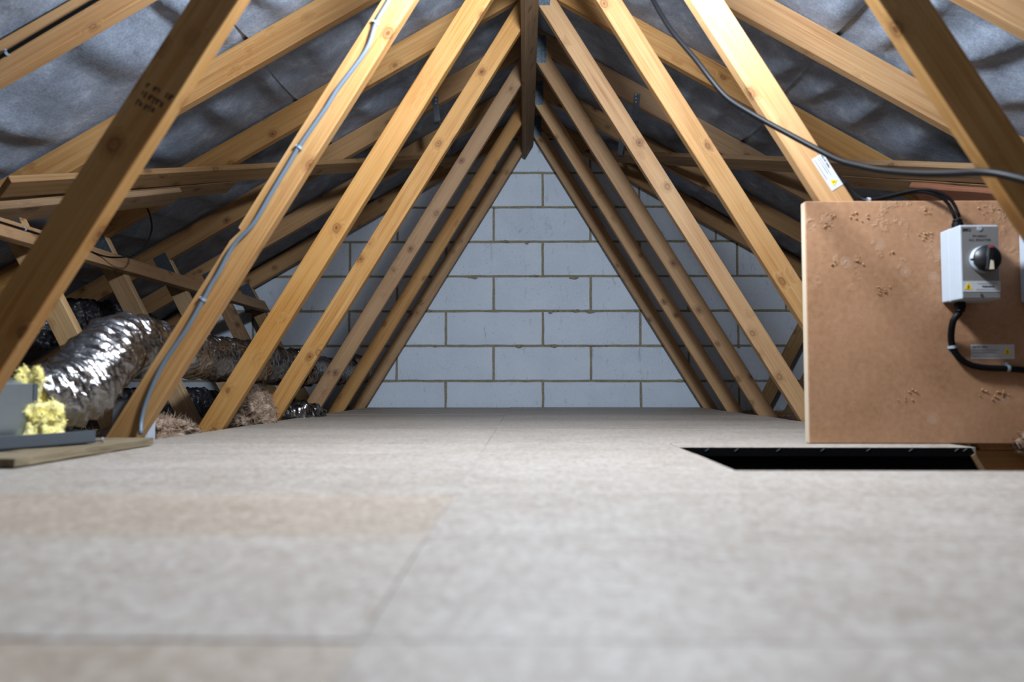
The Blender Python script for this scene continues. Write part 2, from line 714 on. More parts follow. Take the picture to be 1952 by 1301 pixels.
for k in range(-2, 8):
    z0 = .167 + CH * k + .0070
    z1 = z0 + CH - .0140
    ph = -.203 if k % 2 == 0 else .115
    for n in range(-7, 8):
        x0 = ph + BL * n + .0070
        x1 = x0 + BL - .0140
        if k == 4 and n == 2:            # a cut piece where the right of the wall was made up
            block(x0, x0 + .17, z0, z1)
            block(x0 + .182, x1, z0, z1)
            continue
        if abs((x0 + x1) / 2 - XC) < 3.3:
            block(x0, x1, z0, z1)

# blobs of squeezed-out mortar along the joints
for k in range(46):
    kk = rb.randint(-1, 5)
    z = .167 + CH * kk + rb.uniform(-.012, .004)
    x = rb.uniform(-2.0, 2.1)
    if z > roof_z(x) - .15:
        continue
    bm = bmesh.new()
    bmesh.ops.create_icosphere(bm, subdivisions=2, radius=1)
    sx, sz = rb.uniform(.008, .03), rb.uniform(.005, .012)
    sd = rb.uniform(0, 50)
    for v in bm.verts:
        q = 1 + .5 * noise.noise(v.co * 1.7 + Vector((sd, 0, 0)))
        v.co = Vector((v.co.x * sx * q, v.co.y * .004, v.co.z * sz * q))
    mesh_obj('mortar_blob', bm, MORTAR, Matrix.Translation((x, YW - .001, z)), wall, smooth=True)

box('wall_front', (XC, Y0 - .06, .75), (7.4, .1, 2.6), BLOCK, None, 0)
tag(bpy.data.objects['wall_front'], 'plain block wall closing the loft behind the camera', 'wall', kind='structure')

# ------------------------------------------------------------------ setting: roof membrane on both slopes


def membrane(s0, s1, side, lift, parent, name='membrane_sheet'):
    """a sheet from slope distance s0 to s1 (measured horizontally), sagging between the trusses"""
    ny, ns = 170, max(8, int((s1 - s0) / .022))
    ys = [Y0 - .02 + (YW + .02 - Y0) * i / ny for i in range(ny + 1)]
    bm = bmesh.new()
    grid = []
    allT = [TY[0] - .6 * i for i in range(8, 0, -1)] + TY + [YW + .1]
    for y in ys:
        # 0 on a rafter, 1 half way between two
        sag = 0.0
        for i in range(len(allT) - 1):
            a0, a1 = allT[i] + TT, allT[i + 1]
            if a0 < y < a1:
                sag = math.sin(math.pi * (y - a0) / (a1 - a0))
        row = []
        for j in range(ns + 1):
            d = s0 + (s1 - s0) * j / ns
            x = XC + side * d
            z = RB + RD + .004 + lift - TAN * d
            q = noise.noise(Vector((d * 2.1, y * .9, side * 9.0)))
            fold = math.sin(d * 30 + 5.0 * q + 1.6 * math.sin(y * 2.3)) * .5 + .5
            fold = fold ** 2.2
            fine = noise.noise(Vector((d * 9, y * 2.2, side * 4 + 3)))
            z -= sag ** .6 * (.006 + .030 * fold + .014 * fine)
            row.append(bm.verts.new((x, y, z)))
        grid.append(row)
    for i in range(ny):
        for j in range(ns):
            bm.faces.new((grid[i][j], grid[i + 1][j], grid[i + 1][j + 1], grid[i][j + 1]))
    return mesh_obj(name, bm, MEMBRANE, None, parent, smooth=True)


for side, nm, lab in ((-1, 'ceiling', 'left roof slope lined with sagging grey breather membrane'), (1, 'ceiling', 'right roof slope lined with sagging grey breather membrane')):
    e = tag(empty(nm), lab, 'ceiling', kind='structure')
    membrane(-.0 if side < 0 else .0, 1.0, side, 0, e)
    membrane(.88, 2.2, side, .010, e)
    membrane(2.1, 3.75, side, .018, e)

# plasterboard ceiling of the rooms below, under the insulation
base = tag(box('trim_1', (XC, (Y0 + YW) / 2, -.16), (7.4, YW - Y0, .02), PLASTER, None, 0), 'plasterboard of the rooms below seen between the ties', 'plasterboard', kind='structure')
base.hide_render = False

# ------------------------------------------------------------------ setting: loft floor of chipboard panels
floor = tag(empty('floor'), 'loft floor of pale chipboard panels laid in rows', 'floor', kind='structure')
XL, XM, XR = -1.0, -.097, 1.11
HX, HY0, HY1 = .365, 1.42, 1.932           # hatch opening
seams = [.48 + .315 * k for k in range(-12, 15)] + [5.165]
seams = [HY0 if abs(q - HY0) < .02 else q for q in seams]
rf = random.Random(11)


def floorboard(x0, x1, y0, y1):
    g = .0004
    dz = rf.uniform(-.0012, .0)
    tilt = rf.uniform(-.0007, .0007)
    mat = CHIP
    if y1 < 1.3:
        dz, tilt = 0, 0
        if x0 < XM - .1 and (.7 < y0 < .9 or y0 < .3):
            dz, mat = -.0009, CHIP_BROWN
    bm = box_bm(x1 - x0 - g, y1 - y0 - g, .018, bev=.0006)
    for v in bm.verts:
        v.co.z += tilt * (v.co.y / .16)
    mesh_obj('floor_panel', bm, mat, Matrix.Translation(((x0 + x1) / 2, (y0 + y1) / 2, -.009 + dz)), floor)


for i in range(len(seams) - 1):
    y0, y1 = seams[i], seams[i + 1]
    if y1 - y0 < .05:
        continue
    floorboard(XL, XM, y0, y1)
    if HY0 - .02 < y0 < HY1 and y1 > HY0 + .02:
        floorboard(XM, HX, y0, y1)
        if y1 > HY1:
            floorboard(HX, 1.062, HY1, y1)
    else:
        floorboard(XM, XR, y0, y1)

# hatch well: dark lining below the opening
hw = tag(empty('hatch_well', (.72, 1.68, -.14)), 'black lined floor opening in front of the upright brown board', 'hatch')
poly = [(HX - .01, -.0185), (1.062, -.0185), (1.128, -.128), (HX - .01, -.128)]
prism('far_lining', poly, .004, Matrix.Translation((0, HY1 + .004, 0)), BLACKP, hw)
prism('lining_lip', [(HX, 0), (1.05, 0), (1.062, -.02), (HX, -.02)], .003, Matrix.Translation((0, HY1 - .003, -.0008)), BLACKP, hw)
box('side_lining', (HX - .004, (HY0 + HY1) / 2, -.075), (.004, HY1 - HY0 - .01, .11), BLACKP, hw, 0)
box('near_lining', ((HX + 1.1) / 2, HY0 + .004, -.075), (1.1 - HX, .004, .11), BLACKP, hw, 0)
box('bottom_lining', ((HX + 1.1) / 2, (HY0 + HY1) / 2, -.134), (1.1 - HX, HY1 - HY0, .006), BLACKP, hw, 0)
box('timber_edge', (1.085, HY1 + .006, -.07), (.012, .02, .125), PINE_OLD, hw, .001, Matrix.Rotation(-.54, 4, 'Y'))
for px in (1347, 1403, 1483, 1567, 1654, 1735, 1822, 1838):
    p = aty(px, 858, HY1)
    box('staple', (p.x, HY1 - .0035, p.z), (.010, .0012, .0015), STAPLE, hw, 0, Matrix.Rotation(-.6, 4, 'Y'))

# ------------------------------------------------------------------ roof trusses
TL = [
    'nearest roof truss, its broad webs dark faced with a grade stamp on the left',
    'roof truss with a grey cable clipped down its left web',
    'third roof truss from the camera, its bright honey pine webs just past the grey cable',
    'fourth roof truss from the camera, its left web rising behind the brown wool tuft',
    'fifth roof truss from the camera, webs of pinkish brown pine',
    'sixth roof truss from the camera, second from the block wall',
    'farthest roof truss, standing right against the block gable wall',
]
TM = [PINE, PINE, PINE, PINE, PINE_PINK, PINE, PINE]
trusses = []
I0, I1 = 1.0625, 1.150       # inner web: inner / outer edge distance from centre at floor level
SI = 1.635
O0, O1, SO = 1.388, 1.473, 1.88   # outer web


def m2(poly, s):
    return [(XC + s * d, z) for d, z in poly]


for i, y in enumerate(TY):
    t = tag(empty('roof_truss', (XC, y, -.117)), TL[i], 'roof truss', 'roof trusses along the loft')
    trusses.append(t)
    for s in (-1, 1):
        raf = [(0, RB), (3.55, RB - TAN * 3.55), (3.55, RB + RD - TAN * 3.55), (0, RB + RD)]
        raf = clip(raf, 0, -1, .018)
        member('rafter', m2(raf, s), y, TT, (s * 1, -TAN), [PINE, PINE, PINE, PINE, PINE_PINK, PINE, PINE][i] if s < 0 else [PINE, PINE, PINE, PINE, PINE_PINK, PINE_PINK, PINE][i], t, 14)
        sh = {1: .034, 2: .018}.get(i, 0.0) if s > 0 else 0.0      # these two sit a little further out
        iw = [(sh + I0 + .1 / SI, -.1), (sh + I1 + .1 / SI, -.1), (sh + I1 - 2.2 / SI, 2.2), (sh + I0 - 2.2 / SI, 2.2)]
        iw = clip(iw, 0, -1, .0185)
        iw = clip(iw, TAN, 1, RB - .0005)
        iw = clip(iw, -1, 0, -.0004)
        if i == 1 and s == -1:           # a knocked-out notch in the outer edge
            eo = lambda z: I1 - z / SI
            k = next(j for j in range(len(iw)) if abs(iw[j][0] - eo(iw[j][1])) < 1e-6 and abs(iw[(j + 1) % len(iw)][0] - eo(iw[(j + 1) % len(iw)][1])) < 1e-6)
            iw[k + 1:k + 1] = [(eo(.524), .524), (eo(.536) - .010, .540), (eo(.556) - .009, .552), (eo(.560), .560)]
        member('inner_web', m2(iw, s), y, TT, (s * 1, -SI), TM[i], t, 16)
        ow = [(O0 - .1 / SO, -.1), (O1 - .1 / SO, -.1), (O1 + 1.2 / SO, 1.2), (O0 + 1.2 / SO, 1.2)]
        ow = clip(ow, 0, -1, .0185)
        ow = clip(ow, TAN, 1, RB - .0005)
        ow = clip(ow, -1, -1 / SI, -I1 - .0008)
        member('outer_web', m2(ow, s), y, TT, (s * 1, SO), PINE_PALE if i != 5 else PINE_OLD, t, 10)
        # plate where the outer web meets the rafter
        zz = .725
        dd = O0 + .043 + zz / SO
        box('nail_plate', (XC + s * dd, y - .0005, zz), (.066, .0012, .12), PLATE, t, 0, Matrix.Rotation(s * math.atan(1 / SO), 4, 'Y'))
        zf = .0
    member('bottom_chord', [(XC - 3.55, -.117), (XC + 3.55, -.117), (XC + 3.55, -.0192), (XC - 3.55, -.0192)], y, TT, (1, 0), PINE, t, 8)
    pw = .105
    box('nail_plate', (XC, y - .0005, 1.727 + .07), (pw, .0012, .14), PLATE, t, 0)

# galvanised straps hanging from two of the rafters
for i, dx in ((4, .49), (5, .49)):
    for s in (-1, 1):
        x = XC + s * dx
        z = RB - TAN * dx
        st = box('metal_strap', (x, TY[i] - .0022, z - .012), (.030, .002, .13), SLATE, trusses[i], .0004, Matrix.Rotation(s * .12, 4, 'Y'))
        box('strap_foot', (x, TY[i] + .012, z - .0822), (.030, .028, .002), SLATE, st, .0003)
        for q in (-.03, .0, .03):
            mesh_obj('nail_head', disc_bm(.004, .002, 10, .0004), STAPLE, Matrix.Translation((x, TY[i] - .004, z + .03 + q * .6)) @ RX, st)

# grade stamp printed on the nearest left web and on the farthest ones
def stamp(truss, u, v, y, s, sc, seed, rot):
    p = aty(u, v, y - .0004)
    rr = random.Random(seed)
    bm = bmesh.new()
    for row in range(3):
        x = -.016
        while x < .016:
            wd = rr.uniform(.0015, .0035)
            if rr.random() < .8:
                hh = rr.uniform(.005, .009)
                zc = .011 - row * .012 + rr.uniform(-.001, .001)
                bm.faces.new([bm.verts.new((a, 0, b)) for a, b in ((x, zc - hh / 2), (x + wd, zc - hh / 2), (x + wd, zc + hh / 2), (x, zc + hh / 2))])
                if rr.random() < .6:
                    bm.faces.new([bm.verts.new((a, 0, b)) for a, b in ((x, zc + hh / 2 - .002), (x + wd * 2, zc + hh / 2 - .002), (x + wd * 2, zc + hh / 2), (x, zc + hh / 2))])
            x += wd * 2.2
    mesh_obj('grade_stamp', bm, STAMP, Matrix.Translation(p) @ Matrix.Rotation(rot, 4, 'Y') @ Matrix.Scale(sc, 4), truss)


stamp(trusses[0], 292, 188, TY[0], -1, 1.45, 4, math.radians(30))
stamp(trusses[6], 926, 353, TY[6], -1, .9, 5, math.radians(30))
stamp(trusses[5], 803, 577, TY[5] + .594, -1, 1.0, 6, math.radians(30))

# ------------------------------------------------------------------ binders and braces
wd = Vector((1, 0, SI)).normalized()          # up the left web
nn = Vector((SI, 0, -1)).normalized()         # out of its inner edge
pc = Vector((.003, 0, 1.602))
mid = pc + wd * .052 - nn * .0125
ra = plank('ridge_binder', (mid.x, 1.40, mid.z), (mid.x, 5.13, mid.z), .104, .024, nn, PINE_OLD, None, .0008, 20)
tag(ra, 'brown sawn board running along the ridge under the truss tops', 'timber board')

ow_in = lambda z: XC - (O0 + z / SO)
no = Vector((SO, 0, 1)).normalized()
zc = .635
c0 = Vector((ow_in(zc), 0, zc)) + no * .013
lb = plank('longitudinal_binder', (c0.x, 1.95, c0.z), (c0.x, 5.13, c0.z), .076, .024, no, PINE_PINK, None, .001, 20)
tag(lb, 'long pinkish board nailed along the left outer webs above the foil duct', 'timber board')


def under_rafter(d, y, drop, side):
    x = XC + side * d
    n = Vector((-side * TAN, 0, -1)).normalized()     # pointing down into the loft
    return Vector((x, y, RB - TAN * d)) + n * (drop + .0135), n


def brace(name, a, b, side, lab, mat, drop=0.0, width=.095, thick=.024):
    p, n = under_rafter(a[0], a[1], drop, side)
    q, n = under_rafter(b[0], b[1], drop, side)
    o = plank(name, p, q, width, thick, n, mat, None, .001, 16)
    return tag(o, lab, 'timber board', 'diagonal braces under the rafters')


brace('diagonal_brace', (1.735, 2.54), (.44, 4.90), -1, 'long diagonal brace board under the left rafters, topmost of the three', PINE_OLD)
brace('diagonal_brace', (1.972, 2.36), (1.337, 3.45), -1, 'short brace board tucked behind the lower left brace end', PINE_OLD)
brace('diagonal_brace', (2.145, 2.05), (1.482, 3.20), -1, 'lowest left brace board, its square end showing beside the dark web', PINE_OLD, .0255)
brace('diagonal_brace', (1.60, 2.74), (.36, 5.00), 1, 'long dark diagonal brace board under the right rafters', PINE_OLD)
brace('diagonal_brace', (1.912, 2.38), (1.327, 3.42), 1, 'short brown brace board under the right rafters behind the reddish one', PINE_OLD)
brace('diagonal_brace', (2.0, 2.28), (1.49, 3.14), 1, 'reddish rough brace board just above the upright brown board', PINE_RED, .0255)

# ------------------------------------------------------------------ upright brown board with the isolators
PY = 2.045
pt = .030
pb = empty('mounting_board', (1.08, PY + pt / 2, 0))
tag(pb, 'upright brown fibreboard panel carrying the switches, standing behind the floor opening', 'board')
PXL, PXR, PH = .712, 1.45, .614
bm = box_bm(PXR - PXL, pt, PH, bev=.0025, seg=2, org=((PXR - PXL) / 2, 0, PH / 2))
mesh_obj('panel', bm, PANEL, Matrix.Translation((PXL, PY + pt / 2, 0)), pb)
box('raw_edge', (PXL - .0004, PY + pt / 2, PH / 2), (.001, pt - .004, PH - .004), EDGE, pb, 0)
rr = random.Random(5)
spots = [(1680, 552), (1683, 548), (1676, 556), (1755, 448), (1762, 455), (1768, 445), (1590, 405), (1625, 410), (1770, 405), (1870, 398), (1895, 395),
         (1905, 745), (1915, 755), (1898, 760), (1870, 745), (1640, 500), (1585, 500), (1570, 430), (1745, 745), (1725, 760), (1655, 415), (1700, 480)]
bm = bmesh.new()
for (u, v) in spots:
    for k in range(4):
        p = aty(u + rr.gauss(0, 6), v + rr.gauss(0, 4), PY)
        L, H = rr.uniform(.001, .0045), rr.uniform(.0006, .0018)
        M = Matrix.Translation((p.x, PY - .0008, p.z)) @ Matrix.Rotation(rr.uniform(-1.2, .4), 4, 'Y') @ Matrix.Rotation(rr.uniform(-.3, .3), 4, 'Z')
        vs = [M @ Vector(c) for c in ((-L, 0, -H), (L, 0, -H), (L * .8, -.0015, H), (-L * .9, -.001, H))]
        vv = [bm.verts.new(c) for c in vs]
        top = bm.verts.new(M @ Vector((0, -.003, 0)))
        for a in range(4):
            bm.faces.new((vv[a], vv[(a + 1) % 4], top))
        bm.faces.new(vv[::-1])
tag(mesh_obj('sawdust_flakes', bm, CHIPS, None, pb), 'sawdust flakes stuck on the brown board', kind='stuff')


def sticker(parent, M, wdt, hgt, title, seed, tri_side, tri_at, tri_rot=0.0, title_size=.006):
    st = prism('warning_label', [(-wdt / 2, -hgt / 2), (wdt / 2, -hgt / 2), (wdt / 2, hgt / 2), (-wdt / 2, hgt / 2)], .0004, M, PAPER, parent)
    st['label'] = 'white warning label with a yellow triangle'
    F1 = M @ Matrix.Translation((0, -.0003, 0))
    if title:
        text('label_title', title, title_size, F1 @ Matrix.Translation((-wdt / 2 + .004, 0, hgt / 2 - .0062)), INK, st, .00012, 'LEFT')
    xr = wdt / 2 - tri_side - .012
    print_lines('fine_print', -wdt / 2 + .004, xr, [(hgt * .12, xr - .006), (-hgt * .04, xr - .014), (-hgt * .33, xr)], .0021, F1, INKG, st, seed)
    warning_triangle(F1 @ Matrix.Translation((tri_at, -.0002, 0)) @ Matrix.Rotation(tri_rot, 4, 'Y'), tri_side, st)
    return st


p0, p1 = aty(1850, 657, PY), aty(1934, 685, PY)
sw, sh = p1.x - p0.x, p0.z - p1.z
sticker(pb, Matrix.Translation(((p0.x + p1.x) / 2, PY - .0006, (p0.z + p1.z) / 2)), sw, sh, 'Live DC Cables', 3, .021, sw / 2 - .018)


def isolator(xl, label, full=True):
    yf = 1.951
    zt, zb = aty(1860, 429, yf).z, aty(1860, 571, yf).z
    wdt, hgt = .094, zt - zb
    e = empty('isolator_switch', (xl + wdt / 2, PY, zb))
    tag(e, label, 'isolator switch', 'isolator switches on the brown board')
    yc = (PY - .0008 + yf) / 2
    dep = PY - .0008 - yf
    zc = (zt + zb) / 2
    body = mesh_obj('housing', box_bm(wdt, dep, hgt, bev=.004, seg=3), WHITE, Matrix.Translation((xl + wdt / 2, yc, zc)), e)
    box('housing_seam', (xl + wdt / 2, yf + .052, zc), (wdt + .0006, .0012, hgt + .0006), plain_grey, body, 0)
    fx = xl + wdt / 2
    FP = lambda dx, dz, dy=0: Matrix.Translation((fx + dx, yf - dy, zc + dz))
    plate = box('front_plate', (fx, yf - .0006, zc), (wdt - .006, .0014, hgt - .008), SILVER, e, .0004)
    mesh_obj('plate_screw', disc_bm(.006, .003, 20, .0006), WHITE, FP(.0, hgt / 2 - .009, .001) @ RX, plate)
    mesh_obj('plate_screw', disc_bm(.004, .003, 16, .0006), SLATE, FP(.0, -hgt / 2 + .010, .001) @ RX, plate)
    text('brand_print', 'IMO', .011, FP(-.031, hgt / 2 - .0125, .0016), INK, plate, .0003)
    text('front_print', 'PV ARRAY', .0075, FP(.0, hgt / 2 - .028, .0016), INK, plate)
    text('front_print', 'D.C. ISOLATOR', .0075, FP(.0, hgt / 2 - .037, .0016), INK, plate)
    print_lines('fine_print', -.038, -.004, [(-hgt / 2 + .012, -.012)], .003, FP(0, 0, .0016), INKG, plate, 9)
    print_lines('fine_print', .010, .040, [(-hgt / 2 + .012, .038)], .003, FP(0, 0, .0016), INKG, plate, 12)
    kz = .005
    mesh_obj('switch_collar', disc_bm(.032, .013, 40, .002), WHITE, FP(.004, kz, .0075) @ RX, e, True)
    kb = mesh_obj('switch_knob', disc_bm(.0315, .012, 40, .002), KNOB, FP(.004, kz, .0235) @ RX, e, True)
    box('knob_neck', (fx + .004, yf - .0155, zc + kz), (.03, .004, .03), KNOB, kb, 0)
    box('knob_grip', (fx + .004, yf - .034, zc + kz), (.014, .011, .060), KNOB, kb, .003, Matrix.Rotation(.12, 4, 'Y'), 2)
    box('red_mark', (fx + .006, yf - .0402, zc + kz + .0255), (.008, .0015, .004), REDM, kb, .0003)
    prism('pointer_mark', [(-.006, -.012), (.005, -.012), (.004, .008), (-.002, .010)], .0006, FP(.005, kz - .016, .0402), CREAM, kb)
    box('stop_tab', (fx - .029, yf - .019, zc + kz - .002), (.008, .005, .005), KNOB, kb, .001)
    # warning label across the lower front, folded round the left edge
    lw, lh = wdt - .002, .026
    lab = prism('warning_label', [(-lw / 2, -lh / 2), (lw / 2, -lh / 2), (lw / 2, lh / 2), (-lw / 2, lh / 2)], .0004, FP(0, -hgt / 2 + .031, .0020), PAPER, e)
    lab['label'] = 'pale warning label with a yellow triangle below the knob'
    warning_triangle(FP(-.031, -hgt / 2 + .0295, .0023), .021, lab)
    text('label_title', 'WARNING', .0062, FP(.016, -hgt / 2 + .0305, .0023), INK, lab, .0002)
    print_lines('fine_print', -.008, .042, [(-hgt / 2 + .038, .040)], .0024, FP(0, 0, .0023), INKG, lab, 21)
    print_lines('fine_print', -.014, .045, [(-hgt / 2 + .0235, .043)], .0020, FP(0, 0, .0023), INKG, lab, 22)
    gx = fx - .020
    for sgn, zz in ((1, zt), (-1, zb)):
        g = mesh_obj('cable_gland', disc_bm(.0135, .018, 12, .002), BLACK, Matrix.Translation((gx, yc + .012, zz + sgn * .0095)), e, False)
        mesh_obj('gland_nut', disc_bm(.0115, .010, 16, .003), BLACK, Matrix.Translation((gx, yc + .012, zz + sgn * .022)), g, True)
    if not full:
        sl = box('side_label', (xl - .0004, yf + .045, zc - .02), (.0008, .05, .05), PAPER, e, 0)
        mesh_obj('yellow_spot', disc_bm(.008, .0008, 24, .0001), YEL, Matrix.Translation((xl - .001, yf + .058, zc - .034)) @ Matrix.Rotation(math.pi / 2, 4, 'Y'), sl)
        box('dark_print', (xl - .001, yf + .055, zc - .012), (.0008, .03, .008), INKG, sl, 0)
    return e, Vector((gx, yc + .012, zt)), Vector((gx, yc + .012, zb))


plain_grey = plain('grey_gap', srgb(176, 180, 184), .6)
_, g1t, g1b = isolator(1.049, 'white isolator switch with black knob, wholly in view on the brown board')
_, g2t, g2b = isolator(1.246, 'second white switch box at the right edge of the photo, mostly cut off', False)


def clip_on(parent, p, d, n, r, mat, nm='cable_clip'):
    """small saddle over a cable at p running along d on a face with normal n"""
    d = Vector(d).normalized()
    n = Vector(n).normalized()
    s = n.cross(d).normalized()
    bm = bmesh.new()
    prof = []
    for k in range(9):
        a = math.pi * k / 8
        prof.append((math.cos(a) * (r + .0012), math.sin(a) * (r + .0012)))
    prof = [(prof[0][0], -r)] + prof + [(prof[-1][0], -r)]
    inn = [(x * .8, y * .8 if y > 0 else y) for x, y in prof]
    h = .0035
    vs = []
    for t in (-h, h):
        vs.append(([bm.verts.new(Vector(p) + s * x + n * y + d * t) for x, y in prof], [bm.verts.new(Vector(p) + s * x + n * y + d * t) for x, y in inn]))
    m = len(prof)
    for k in range(m - 1):
        (o0, i0), (o1, i1) = vs
        bm.faces.new((o0[k], o0[k + 1], o1[k + 1], o1[k]))
        bm.faces.new((i0[k], i1[k], i1[k + 1], i0[k + 1]))
        bm.faces.new((o0[k], i0[k], i0[k + 1], o0[k + 1]))
        bm.faces.new((o1[k], o1[k + 1], i1[k + 1], i1[k]))
    c = mesh_obj(nm, bm, mat, None, parent)
    M = Matrix.Translation(Vector(p) + s * (r + .004) - n * (r - .004)) @ frame(d, n)
    mesh_obj('clip_nail', disc_bm(.0036, .007, 12, .001), mat, M, c)
    return c


def cable(name, pts, r, mat, lab, clips=(), cmat=None, n=None):
    e = empty(name, pts[len(pts) // 2])
    tag(e, lab, 'cable')
    tube('sheath', pts, r, mat, e, nseg=12, step=.015)
    for (p, d, nrm) in clips:
        clip_on(e, p, d, nrm, r, cmat or CLIPM)
    return e


# switch cables
r = .0042
yb = PY - .010
A = [Vector(g1t) + Vector((-.005, 0, .026)), aty(1813, 398, PY - .03), aty(1801, 382, PY - .028), aty(1776, 369, PY - .02), aty(1747, 366, PY - .005), aty(1712, 372, PY + .012), aty(1680, 380, PY + .024),
     aty(1655, 383, PY + .034), aty(1640, 381, PY + .05), aty(1624, 369, PY + .11), aty(1612, 352, PY + .16)]
cable('switch_cable', A, r, BLACK, 'thin black cable arching from the switch top over the brown board edge',
      [(aty(1656, 381, PY + .02), (1, 0, -.1), (0, -.3, 1))], WHITE)
B = [p + Vector((.007, -.006, .004)) for p in A[:7]] + [p + Vector((0, -.009, .0)) for p in A[7:]]
cable('switch_cable', B, r, BLACK, 'front one of the twin black cables arching over the brown board edge')
D = [Vector(g1b) + Vector((0, 0, -.026)), aty(1817, 612, PY - .03), aty(1813, 640, PY - .014), aty(1816, 662, PY - .008), aty(1829, 683, PY - .008), aty(1853, 697, PY - .008), aty(1885, 702, PY - .008), aty(1915, 703, PY - .008), aty(1960, 707, PY - .008), aty(2010, 715, PY - .008)]
cable('supply_cable', D, .0078, BLACK, 'black cable leaving the switch bottom and curving right along the brown board',
      [(aty(1816, 662, PY - .008), (.1, 0, -1), (0, -1, 0)), (aty(1921, 703, PY - .008), (1, 0, 0), (0, -1, 0))], CLIPM)

# heavy black cable hanging across the right-hand webs
HP = [(1225, -40, 2.34), (1245, 0, 2.27), (1263, 32, 2.22), (1285, 65, 2.17), (1325, 112, 2.10), (1355, 151, 2.055), (1388, 188, 2.02), (1440, 221, 1.96), (1500, 254, 1.90), (1560, 286, 1.83),
      (1600, 306, 1.77), (1640, 317, 1.71), (1688, 326, 1.64), (1752, 331, 1.54), (1816, 331, 1.45), (1880, 329, 1.36), (1952, 343, 1.29), (2050, 375, 1.22)]
cable('hanging_cable', [aty(*h) for h in HP], .0068, BLACK, 'thick black cable hanging in a long curve across the right webs')

# grey cable clipped to the left web of the second truss
y2 = TY[1] - .0065
GP = [(765, -45), (742, 0), (717, 43), (697, 97), (641, 173), (625, 200), (574, 274), (551, 312), (518, 367), (482, 428), (446, 467), (415, 523), (404, 540), (387, 572), (354, 630), (309, 698), (280, 761), (271, 793)]
pts = [aty(a, b, y2) for a, b in GP] + [aty(268.5, 812, y2 - .006), aty(268, 836, y2 - .02)]
pts[-1].z = max(pts[-1].z, .022)
dw = Vector((1, 0, SI))
cable('grey_cable', pts, .0058, GREYC, 'grey cable clipped down the left web of the second truss',
      [(aty(717, 43, y2), dw, (0, -1, 0)), (aty(571, 281, y2), dw, (0, -1, 0)), (aty(388, 571, y2), dw, (0, -1, 0))])

# black cables on the left: along the rafter and along the binder
yr = TY[1] - .005
cable('rafter_cable', [aty(-60, 146, yr), aty(0, 109, yr), aty(90, 55, yr), aty(183, 0, yr), aty(250, -40, yr)], .0050, BLACK,
      'black cable running along the rafter in the top left corner', [(aty(13, 101, yr), (1, 0, TAN), (0, -1, 0))])
n2 = no
cb = lambda u, v, y: aty(u, v, y)
bc = Vector((c0.x, 0, c0.z)) + no * .016 + Vector((-1, 0, SO)).normalized() * .012
LP = [Vector((bc.x, 1.96, bc.z)), Vector((bc.x, 2.4, bc.z)), Vector((bc.x, 2.7, bc.z)), Vector((bc.x, 2.9, bc.z + .002))]
LP += [aty(192, 487, 3.08), aty(225, 491, 3.10), aty(254, 486, 3.13), aty(277, 468, 3.16), aty(289, 440, 3.19), aty(287, 414, 3.22), aty(281, 398, 3.24)]
cable('thin_cable', LP, .0034, BLACK, 'thin black cable along the pinkish board that loops up to the roof',
      [(Vector((bc.x, 2.62, bc.z)), (0, 1, 0), no), (Vector((bc.x, 2.78, bc.z)), (0, 1, 0), no)])

# label on the right web of the second truss
pa, pb2 = aty(1577, 328, TY[1] - .0008), None
ang = math.atan2(SI, 1)           # web runs down to the right
Mx = Matrix.Translation(pa) @ Matrix.Rotation(ang, 4, 'Y')
sticker(trusses[1], Mx, .098, .034, 'Live DC Cables', 8, .019, .098 / 2 - .018, 0.0)

# ------------------------------------------------------------------ left side: ducts, fan box, insulation
def foil_disp(amp, seed, pitch=.016):
    def f(s, a, p):
        n1 = noise.noise(p * 16 + Vector((seed, 0, 0)))
        n2_ = noise.noise(p * 42 + Vector((0, seed, 0)))
        rid = math.sin((s / pitch + a / (2 * math.pi)) * 2 * math.pi + 2.5 * n1)
        wr = noise.noise(Vector((s * 46 + 2.2 * math.sin(a + seed), math.cos(a) * 1.5, math.sin(a) * 1.5 + seed)))
        return amp * (.4 * rid + 1.2 * n1 + .35 * n2_ + 1.7 * (abs(wr) * 2 - .5))
    return f


def duct(name, pts, rad, lab, seed, mat=None, amp=.0045, cap=False):
    o = tube(name, pts, rad, mat or FOIL, None, nseg=44, step=.006, cap=cap, disp=foil_disp(amp, seed))
    return tag(o, lab, 'duct')


mainp = [(-1.105, 1.765, .112), (-1.075, 1.83, .118), (-1.058, 1.91, .148), (-1.058, 1.99, .205), (-1.068, 2.10, .243), (-1.085, 2.28, .252), (-1.10, 2.6, .245), (-1.11, 3.0, .238), (-1.11, 3.45, .232), (-1.10, 3.86, .228)]
md = empty('flexible_duct', (-1.1, 2.9, .15))
tag(md, 'thick silver foil duct bending up from the grey box and running back', 'duct')
tube('foil_jacket', mainp, lambda s: .079 + .006 * math.sin(s * 5), FOIL, md, nseg=56, step=.0045, cap=False, disp=foil_disp(.0052, 2.0))
tape = [(-1.10, 3.80, .228), (-1.10, 3.88, .228), (-1.098, 3.97, .226)]
tube('foil_tape', tape, .086, FOIL, md, nseg=40, step=.006, cap=False, disp=foil_disp(.009, 7.0, .05))
tube('foil_jacket', [(-1.098, 3.93, .226), (-1.09, 4.3, .222), (-1.08, 4.7, .22), (-1.07, 5.08, .225)], .070, FOIL, md, nseg=44, step=.006, cap=False, disp=foil_disp(.005, 5.0))
tube('foil_jacket', [(-1.07, 4.98, .235), (-1.05, 5.04, .25), (-1.04, 5.07, .27)], .085, FOIL, md, nseg=40, step=.006, cap=True, disp=foil_disp(.010, 11.0, .06))

